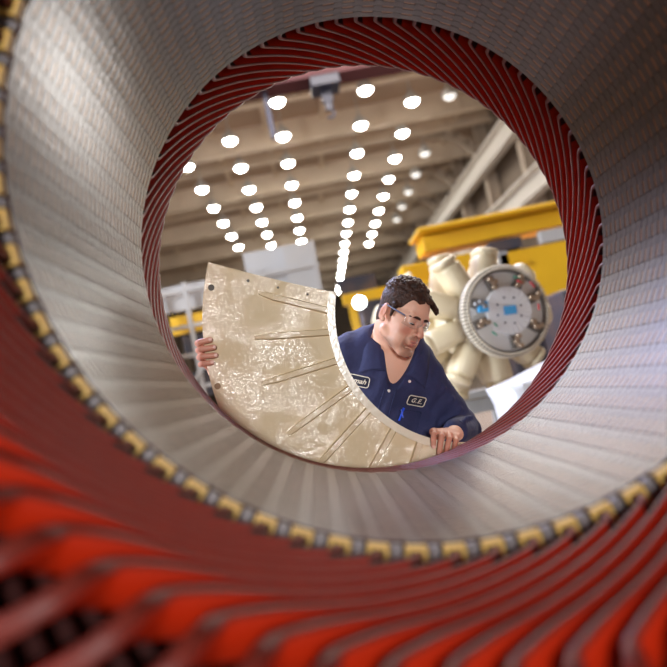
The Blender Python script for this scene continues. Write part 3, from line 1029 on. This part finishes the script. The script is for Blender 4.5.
# open neck
VC.cap(T_(0.006, -0.128, 0.325), T_(0.0, -0.085, 0.56), 0.012, 0.094, 0.006, 'sub')
VC.cap(NB * 0.55 + NT * 0.45, NT, 0.074, 0.080, 0.006, 'sub')
cov = VC.mesh('coveralls', 'navy', person)

# things sewn onto the cloth follow its surface
dg = bpy.context.evaluated_depsgraph_get()
bm = bmesh.new(); bm.from_mesh(cov.data)
TREE = BVHTree.FromBMesh(bm)
bm.free()


def on_cloth(a, c, lift=0.002):
    """point on the front of the coveralls at torso coordinates (lateral a, up c)"""
    o = Vector(T_(a, -0.40, c)); d = Vector(TB)
    hit = TREE.ray_cast(o, d)
    if hit[0] is None:
        hit = (o + d * 0.27, -d, 0, 0)
    return hit[0] - d * lift


def sewn(name, a0, c0, wd, ht, ang, text, parent, tsize, shear, tx):
    """navy patch with a white embroidered border and lettering; one mesh, laid on the cloth"""
    ca, sa = math.cos(ang), math.sin(ang)
    def pt(u, v, lift):
        return on_cloth(a0 + u * ca - v * sa, c0 + u * sa + v * ca, lift)
    b = MB()
    nu, nv = 12, 5
    vs = [pt(-wd / 2 + wd * i / nu, -ht / 2 + ht * j / nv, l) for l in (0.0045, 0.0) for i in range(nu + 1) for j in range(nv + 1)]
    q = (nu + 1) * (nv + 1)
    fs = [(i * (nv + 1) + j, (i + 1) * (nv + 1) + j, (i + 1) * (nv + 1) + j + 1, i * (nv + 1) + j + 1) for i in range(nu) for j in range(nv)]
    b.add(vs, fs + [tuple(reversed([k + q for k in f])) for f in fs], 0)
    # border: rounded rectangle cord
    r = ht * 0.22
    pts = []
    for (cx, cy, t0) in ((wd / 2 - r, ht / 2 - r, 0), (-wd / 2 + r, ht / 2 - r, PI / 2), (-wd / 2 + r, -ht / 2 + r, PI), (wd / 2 - r, -ht / 2 + r, 1.5 * PI)):
        for k in range(5):
            t = t0 + k * PI / 8
            pts.append((cx + r * math.cos(t), cy + r * math.sin(t)))
    full = []
    for i in range(len(pts)):
        p, qn = pts[i], pts[(i + 1) % len(pts)]
        m = 6 if math.hypot(p[0] - qn[0], p[1] - qn[1]) > 0.01 else 1
        for k in range(m):
            full.append((p[0] + (qn[0] - p[0]) * k / m, p[1] + (qn[1] - p[1]) * k / m))
    full.append(full[0])
    b.path([pt(u, v, 0.0048) for u, v in full], 0.0017, 6, 1)
    cu = bpy.data.curves.new(name, 'FONT')
    cu.body = text; cu.size = tsize; cu.shear = shear; cu.align_x = 'CENTER'; cu.align_y = 'CENTER'; cu.resolution_u = 3; cu.offset = 0.0004; cu.space_character = 1.2 if len(text) == 4 and '.' in text else 1.0
    to = bpy.data.objects.new(name, cu); COL.objects.link(to)
    dg = bpy.context.evaluated_depsgraph_get()
    tm = bpy.data.meshes.new_from_object(to.evaluated_get(dg))
    b.add([pt(v.co.x + tx, v.co.y, 0.0062) for v in tm.vertices], [list(p.vertices) for p in tm.polygons], 1)
    bpy.data.objects.remove(to); bpy.data.curves.remove(cu); bpy.data.meshes.remove(tm)
    return b.build(name, ['navy_dark', 'thread'], parent, fix=False)


tag(sewn('name_patch', -0.130, 0.325, 0.105, 0.040, 0.10, 'omah', cov, 0.026, 0.35, 0.012), 'name patch half hidden by the cream segment')
tag(sewn('company_patch', 0.110, 0.303, 0.072, 0.036, -0.06, 'G.E.', cov, 0.024, 0.3, 0.0), 'white bordered patch with two embroidered letters')
# collar: two flaps folded over round the open neck
b = MB()
rows = []
NR = 40
axis = Vector(NT - NB).normalized()
for i in range(NR + 1):
    t = i / NR * 2 - 1                     # -1 his right front, 0 nape, +1 his left front
    if abs(t) > 0.5:
        f = (abs(t) - 0.5) / 0.5
        sx = 1 if t > 0 else -1
        c = 0.475 - 0.085 * f
        pin = on_cloth(sx * (0.074 - 0.036 * f), c, 0.006) - Vector(TB) * 0.002
        pout = on_cloth(sx * (0.120 + 0.002 * f), c - 0.018 - 0.016 * f, 0.008)
        pin = pin.lerp(Vector(T_(sx * 0.080, -0.01, 0.515)), max(0, 1 - f * 2.2))
        pout = pout.lerp(Vector(T_(sx * 0.122, -0.03, 0.485)), max(0, 1 - f * 2.2))
    else:
        g2 = t / 0.5
        an = g2 * PI / 2
        pin = Vector(T_(0.080 * math.sin(an), -0.01 + 0.085 * math.cos(an), 0.515 + 0.035 * math.cos(an)))
        pout = Vector(T_(0.122 * math.sin(an), -0.03 + 0.130 * math.cos(an), 0.485 + 0.01 * math.cos(an)))
    mid = (pin + pout) / 2 + Vector(TU) * 0.008 - Vector(TB) * (0.004 if abs(t) > .5 else -0.004)
    rows.append([pin, pin.lerp(mid, .5), mid, mid.lerp(pout, .5), pout])
b.add([p for r in rows for p in r], [(i * 5 + j, i * 5 + j + 1, i * 5 + 6 + j, i * 5 + 5 + j) for i in range(NR) for j in range(4)], 0, True)
co = b.build('collar', 'navy', cov, fix=True)
md = co.modifiers.new('thick', 'SOLIDIFY'); md.thickness = 0.004; md.offset = 0
# front placket fold and snaps
b = MB()
b.path([on_cloth(0.020, 0.335 - 0.28 * i / 14, 0.001) for i in range(15)], 0.0028, 6)
b.path([on_cloth(-0.020, 0.330 - 0.28 * i / 14, 0.001) for i in range(15)], 0.0022, 6)
b.build('placket', 'navy', cov, fix=False)
for a, c in ((0.058, 0.372), (-0.004, 0.322), (-0.002, 0.23)):
    p = on_cloth(a, c, 0.006)
    b = MB(); b.tube(p, p + Vector(TB) * 0.006, 0.0048, 0.0056, n=14); b.build('snap_button', 'snap', cov)
b = MB()
for k in range(9):
    pass
for (sx, c0) in ((0.098, 0.262),):
    b.path([on_cloth(sx + u, c0, 0.001) for u in [-.045 + .09 * q / 8 for q in range(9)]], 0.0022, 6)
    b.path([on_cloth(sx - .045, c0 - .1 * q / 6, 0.001) for q in range(7)], 0.002, 6)
    b.path([on_cloth(sx + .045, c0 - .1 * q / 6, 0.001) for q in range(7)], 0.002, 6)
b.build('chest_pocket', 'navy', cov, fix=False)
# cuffs
for s in 'RL':
    c0 = Vector(J['el' + s] * 0.16 + J['wr' + s] * 0.84); c1 = Vector(J['el' + s] * 0.06 + J['wr' + s] * 0.94)
    b = MB(); b.tube(c0, c1, 0.048, 0.040, n=28, caps=False)
    o = b.build('cuff', 'navy', cov)
    md = o.modifiers.new('thick', 'SOLIDIFY'); md.thickness = 0.006
# boots
for s in 'RL':
    a = J['an' + s]
    VB = Vol(a + np.array([-.1, -.26, -.1]), a + np.array([.1, .12, .12]), 0.006)
    VB.cap(a + np.array([0, 0.01, 0.06]), a + np.array([0, 0.01, -0.04]), 0.050, 0.046, 0.02)
    VB.ell(a + np.array([0, -0.09, -0.055]), (0.050, 0.125, 0.045), None, 0.03)
    VB.half(VB.lo, VB.lo + VB.h * VB.n, (0, 0, -1), -(a[2] - 0.088), 0.004)
    VB.mesh('boot', 'boot', person)
p0, p1 = on_cloth(0.066, 0.268, 0.008), on_cloth(0.060, 0.225, 0.007)
b = MB(); b.tube(p0, p1, 0.0036, n=12); b.tube(p0, p0 + (p0 - p1).normalized() * 0.005, 0.0042, n=12)
b.box(p0.lerp(p1, 0.35) - Vector(TB) * 0.005, (0.003, 0.002, 0.03))
tag(b.build('ballpoint_pen', 'pen'), 'bright blue pen clipped in the chest pocket below the white bordered patch', 'pen')

# ------------------------------------------------------------------ rotor with slip disc, behind the worker
RT = empty('generator_rotor', (1.31, 4.2, 0.0), 'cream generator rotor with salient poles and a round toothed disc at its end', 'rotor', rot=(0, 0, 0.20))
RZ = 1.61
b = MB(); b.tube((0, 0.04, RZ), (0, 2.0, RZ), 0.12, n=32); b.build('shaft', 'steel', RT)
b = MB(); b.tube((0, 0.30, RZ), (0, 1.55, RZ), 0.24, n=40); b.build('hub', 'cream_plain', RT)


def pole(mb, ang, y, r0, r1, w, ln):
    R = Matrix.Rotation(-ang, 3, 'Y')
    # rounded block: a squat barrel coil and a flared pole shoe
    prof = [(r0, 0.0), (r0, 0.98), (r0 + (r1 - r0) * .3, 1.0), (r1 - .07, 1.0), (r1 - .058, 0.95), (r1 - .052, 0.80), (r1 - .045, 0.80), (r1 - .040, 0.98), (r1 - .010, 0.98), (r1, 0.90), (r1, 0.0)]
    n = 28
    vs = []
    for (r, s) in prof:
        for i in range(n):
            t = 2 * PI * i / n
            c, q = math.cos(t), math.sin(t)
            e = 0.7
            u = math.copysign(abs(c) ** e, c) * w * s; v = math.copysign(abs(q) ** e, q) * ln * s
            vs.append(R @ Vector((r, v, u)) + Vector((0, y, RZ)))
    fs = [(k * n + i, k * n + (i + 1) % n, (k + 1) * n + (i + 1) % n, (k + 1) * n + i) for k in range(len(prof) - 1) for i in range(n)]
    mb.add(vs, fs, 0, True)


for row, (y, off) in enumerate(((0.38, 34), (0.78, 54), (1.2, 34))):
    for k in range(9):
        b = MB(); pole(b, math.radians(off + 40 * k), y, 0.2, 0.50 if row == 0 else 0.56, 0.088, 0.105); b.build('rotor_pole', 'cream_plain', RT)
b = MB()
b.lathe([(0.262, 0.0), (0.288, -0.012), (0.302, 0.0), (0.306, 0.07), (0.262, 0.07)], 96, 0)
o = b.build('disc_rim', 'terminal_base', RT, loc=(0, 0, RZ))
b = MB(); b.lathe([(0.04, 0.01), (0.27, 0.01), (0.27, 0.06), (0.04, 0.06)], 72, 0); o = b.build('face_plate', 'disc_grey', RT, loc=(0, 0, RZ))
for k in range(80):
    a = 2 * PI * k / 80
    b = MB()
    c, s_ = math.cos(a), math.sin(a)
    b.tube((0.284 * c, -0.022, 0.284 * s_), (0.284 * c, 0.0, 0.284 * s_), 0.0085, n=8, smooth=False)
    b.box((0.300 * c, 0.02, 0.300 * s_), (0.022, 0.05, 0.011), rot=Matrix.Rotation(-a, 3, 'Y'))
    b.build('rim_stud', 'cream_rim', RT, loc=(0, 0, RZ))
b = MB()
n = 24
for k in range(n):
    a0, a1 = 2 * PI * k / n + 0.012, 2 * PI * (k + 1) / n - 0.012
    vs = [(r * math.cos(a), y, r * math.sin(a)) for r in (0.045, 0.160) for a in (a0, a1) for y in (-0.03, 0.02)]
    b.add(vs, [(0, 1, 3, 2), (4, 6, 7, 5), (0, 4, 5, 1), (2, 3, 7, 6), (0, 2, 6, 4), (1, 5, 7, 3)])
b.lathe([(0.0, -0.028), (0.146, -0.022), (0.146, 0.02), (0.0, 0.02)], 48, 0)
b.build('hub_plate', 'disc_white', RT, loc=(0, 0, RZ))
b = MB()
for k in range(8):
    a = 2 * PI * k / 8 + 0.2
    b.tube((0.09 * math.cos(a), -0.034, 0.09 * math.sin(a)), (0.09 * math.cos(a), -0.02, 0.09 * math.sin(a)), 0.007, n=8)
b.build('hub_bolts', 'dark', RT, loc=(0, 0, RZ))
b = MB(); b.box((0.005, -0.036, 0.0), (0.085, 0.008, 0.055), rot=Matrix.Rotation(0.05, 3, 'Y')); b.build('blue_patch', 'blue_tape', RT, loc=(0, 0, RZ))
b = MB(); b.box((-0.175, -0.02, 0.055), (0.068, 0.03, 0.07), rot=Matrix.Rotation(0.1, 3, 'Y')); b.build('blue_patch', 'blue_tape', RT, loc=(0, 0, RZ))
for ang in (100, 148, 183, 262, 312, 5, 45):
    a = math.radians(ang + 10)
    cx, cz = 0.208 * math.cos(a), 0.208 * math.sin(a)
    R = Matrix.Rotation(-a, 3, 'Y')
    b = MB()
    b.box((cx, -0.004, cz), (0.085, 0.03, 0.06), 0, R)
    b.build('terminal_recess', 'terminal_base', RT, loc=(0, 0, RZ))
    b = MB()
    for j in range(3):
        off = R @ Vector((-0.03 + 0.03 * j, 0, 0.012 * (-1) ** j))
        b.tube((cx + off.x, -0.055, cz + off.z), (cx + off.x, -0.015, cz + off.z), 0.016, 0.013, n=10)
    b.box((cx, -0.03, cz), (0.07, 0.02, 0.02), 0, R)
    b.build('terminal', 'copper' if ang != 148 else 'steel', RT, loc=(0, 0, RZ))
for (ang, r, mt) in ((52, 0.20, 'red_wire'), (30, 0.235, 'red_wire'), (350, 0.20, 'red_wire'), (215, 0.20, 'green_wire'), (60, 0.22, 'green_wire'), (205, 0.15, 'green_wire')):
    a = math.radians(ang)
    b = MB(); b.path([(r * math.cos(a + t) - 0.02 * t, -0.05 - 0.01 * math.sin(9 * t), r * math.sin(a + t)) for t in [q * 0.05 for q in range(5)]], 0.006, 6)
    b.build('wire', mt, RT, loc=(0, 0, RZ))
t = empty('rotor_stand', (1.31, 5.0, 0), 'steel roller stand under the cream rotor', 'stand')
for sy in (-0.05, 1.1):
    b = MB(); b.box((0, sy, 0.04), (0.9, 0.14, 0.08)); b.box((-0.3, sy, 0.50), (0.1, 0.1, 0.88)); b.box((0.3, sy, 0.50), (0.1, 0.1, 0.88)); b.box((0, sy, 0.99), (0.8, 0.14, 0.1))
    b.build('trestle', 'frame_out', t)
# plastic wrapped crate at the right
b = MB()
gx, gz = 14, 10
bm = bmesh.new(); bmesh.ops.create_cube(bm, size=1.0); bmesh.ops.scale(bm, vec=(0.66, 0.5, 1.20), verts=bm.verts)
bmesh.ops.subdivide_edges(bm, edges=bm.edges[:], cuts=7, use_grid_fill=True)
for v in bm.verts:
    v.co += Vector((0.018 * math.sin(9 * v.co.z + 5 * v.co.x), 0.02 * math.sin(11 * v.co.x + 7 * v.co.z), 0.02 * math.sin(8 * v.co.x + 3 * v.co.y) if v.co.z > -.3 else 0))
    if v.co.z > 0.5:
        v.co.z += 0.16 * v.co.x
b.add([v.co.copy() for v in bm.verts], [[v.index for v in f.verts] for f in bm.faces], 0, True); bm.free()
tag(b.build('wrapped_crate', 'plastic', loc=(1.30, 3.55, 0.635)), 'crate wrapped in milky white plastic sheet below the round disc', 'crate')

# ------------------------------------------------------------------ yellow machine
t = empty('yellow_machine', (2.6, 8.2, 0), 'big yellow machine frame with a long top beam behind the rotor', 'machine')
def ybox(name, c, s, m='yellow', ch=0.02):
    b = MB(); b.box((c[0] - 2.6, c[1] - 8.2, c[2]), s, chamfer=ch); return b.build(name, m, t)
ybox('top_beam', (2.68, 8.2, 2.84), (2.1, 0.5, 0.20)); ybox('beam_flange', (2.66, 8.1, 2.98), (2.2, 0.8, 0.05)); ybox('lower_beam', (2.1, 8.25, 2.50), (1.55, 0.4, 0.28))
ybox('beam_flange', (2.1, 8.1, 2.34), (1.5, 0.6, 0.05)); ybox('cabinet', (3.05, 8.3, 1.95), (1.12, 0.9, 1.15)); ybox('cabinet_base', (3.0, 8.35, 0.7), (1.2, 1.0, 1.4), 'dark')
ybox('column', (1.62, 8.3, 1.2), (0.3, 0.4, 2.4)); ybox('gear_housing', (2.62, 7.95, 2.62), (0.42, 0.2, 0.14), 'dark'); ybox('side_bracket', (3.25, 7.9, 2.62), (0.4, 0.1, 0.16), 'grey')
ybox('grey_guard', (2.45, 7.9, 2.38), (0.36, 0.1, 0.32), 'grey')
t = empty('dark_press', (3.15, 7.0, 0), 'dark machine cabinet right of the yellow machine', 'machine')
b = MB(); b.box((0, 0, 0.92), (1.0, 0.8, 1.84), chamfer=0.03); b.build('cabinet', 'dark', t)
b = MB(); b.box((-0.2, -0.41, 1.2), (0.4, 0.04, 0.5)); b.build('door', 'grey', t)
# second yellow lift behind the worker's head
t = empty('yellow_lift', (0.75, 8.6, 0), 'yellow lifting frame with dark motor seen beside the head of the worker', 'machine')
def lbox(name, c, s, m='yellow', rot=None):
    b = MB(); b.box((c[0] - 0.75, c[1] - 8.6, c[2]), s, rot=rot); return b.build(name, m, t)
lbox('mast', (0.66, 8.6, 1.2), (0.10, 0.14, 2.4)); lbox('mast', (1.32, 8.6, 1.2), (0.14, 0.14, 2.4)); lbox('cross_beam', (1.0, 8.6, 2.42), (0.9, 0.16, 0.14)); lbox('motor', (0.92, 8.5, 2.18), (0.36, 0.3, 0.3), 'dark')
lbox('cross_beam', (1.0, 8.6, 1.95), (0.7, 0.12, 0.12)); lbox('gearbox', (0.8, 8.8, 2.62), (0.5, 0.3, 0.2), 'dark')
b = MB(); b.tube((0, 0, 0), (0, 0.12, 0), 0.085, 0.05, n=24, mi=1); b.tube((0, -0.012, 0), (0, 0.0, 0), 0.08, n=24, mi=0); b.tube((0, 0.06, -0.05), (0, 0.06, -2.28), 0.02, mi=1, n=8)
tag(b.build('floodlight', ['orange_lamp', 'dark'], loc=(0.72, 8.1, 2.3)), 'bright round floodlight shining beside the head of the worker', 'lamp')

# ------------------------------------------------------------------ left side: scaffold with white boards
t = empty('scaffold', (-0.8, 9.2, 0), 'grey scaffold bay hung with pale boards left of the cream segment', 'scaffold')
def sc(name, c, s, m='grey', rot=None):
    b = MB(); b.box((c[0] + 0.8, c[1] - 9.2, c[2]), s, rot=rot); return b.build(name, m, t)
for x_ in (-1.95, -1.55, -1.15, -0.6, 0.3):
    sc('post', (x_, 9.0, 1.58), (0.06, 0.06, 3.16), 'white')
for z_ in (1.7, 2.15, 2.55, 3.05):
    sc('rail', (-0.85, 9.0, z_), (2.4, 0.05, 0.05), 'white')
sc('board', (-1.35, 9.15, 2.98), (1.2, 0.05, 0.36), 'white'); sc('board', (-0.30, 9.15, 2.95), (0.75, 0.05, 0.95), 'grey'); sc('board', (0.12, 9.05, 3.0), (0.45, 0.05, 0.8), 'white')
sc('yellow_panel', (-1.5, 9.3, 2.62), (0.75, 0.1, 0.26), 'yellow'); sc('yellow_panel', (-0.65, 9.0, 2.85), (0.4, 0.06, 0.16), 'yellow')
sc('tool_box', (-1.35, 9.4, 2.3), (0.8, 0.3, 0.3), 'dark'); sc('tool_box', (-1.5, 9.4, 1.75), (0.9, 0.4, 0.35), 'dark')
sc('brace', (-1.35, 8.95, 2.1), (0.05, 0.04, 1.5), 'white', Matrix.Rotation(0.75, 3, 'Y'))
b = MB(); b.box((0, 0, 1.4), (0.20, 0.2, 2.8)); tag(b.build('yellow_post', 'yellow', loc=(-2.15, 8.6, 0)), 'yellow steel post at the left edge of the bore opening', 'post')
b = MB()
b.lathe([(0, 0), (0.22, 0.02), (0.24, 0.2), (0.24, 0.75), (0.22, 0.9), (0, 0.92)], 24, 0, 'z', closed=False, smooth=True)
tag(b.build('drum', 'crane_red', loc=(-1.2, 8.0, 0)), 'red steel drum standing before the scaffold', 'drum')
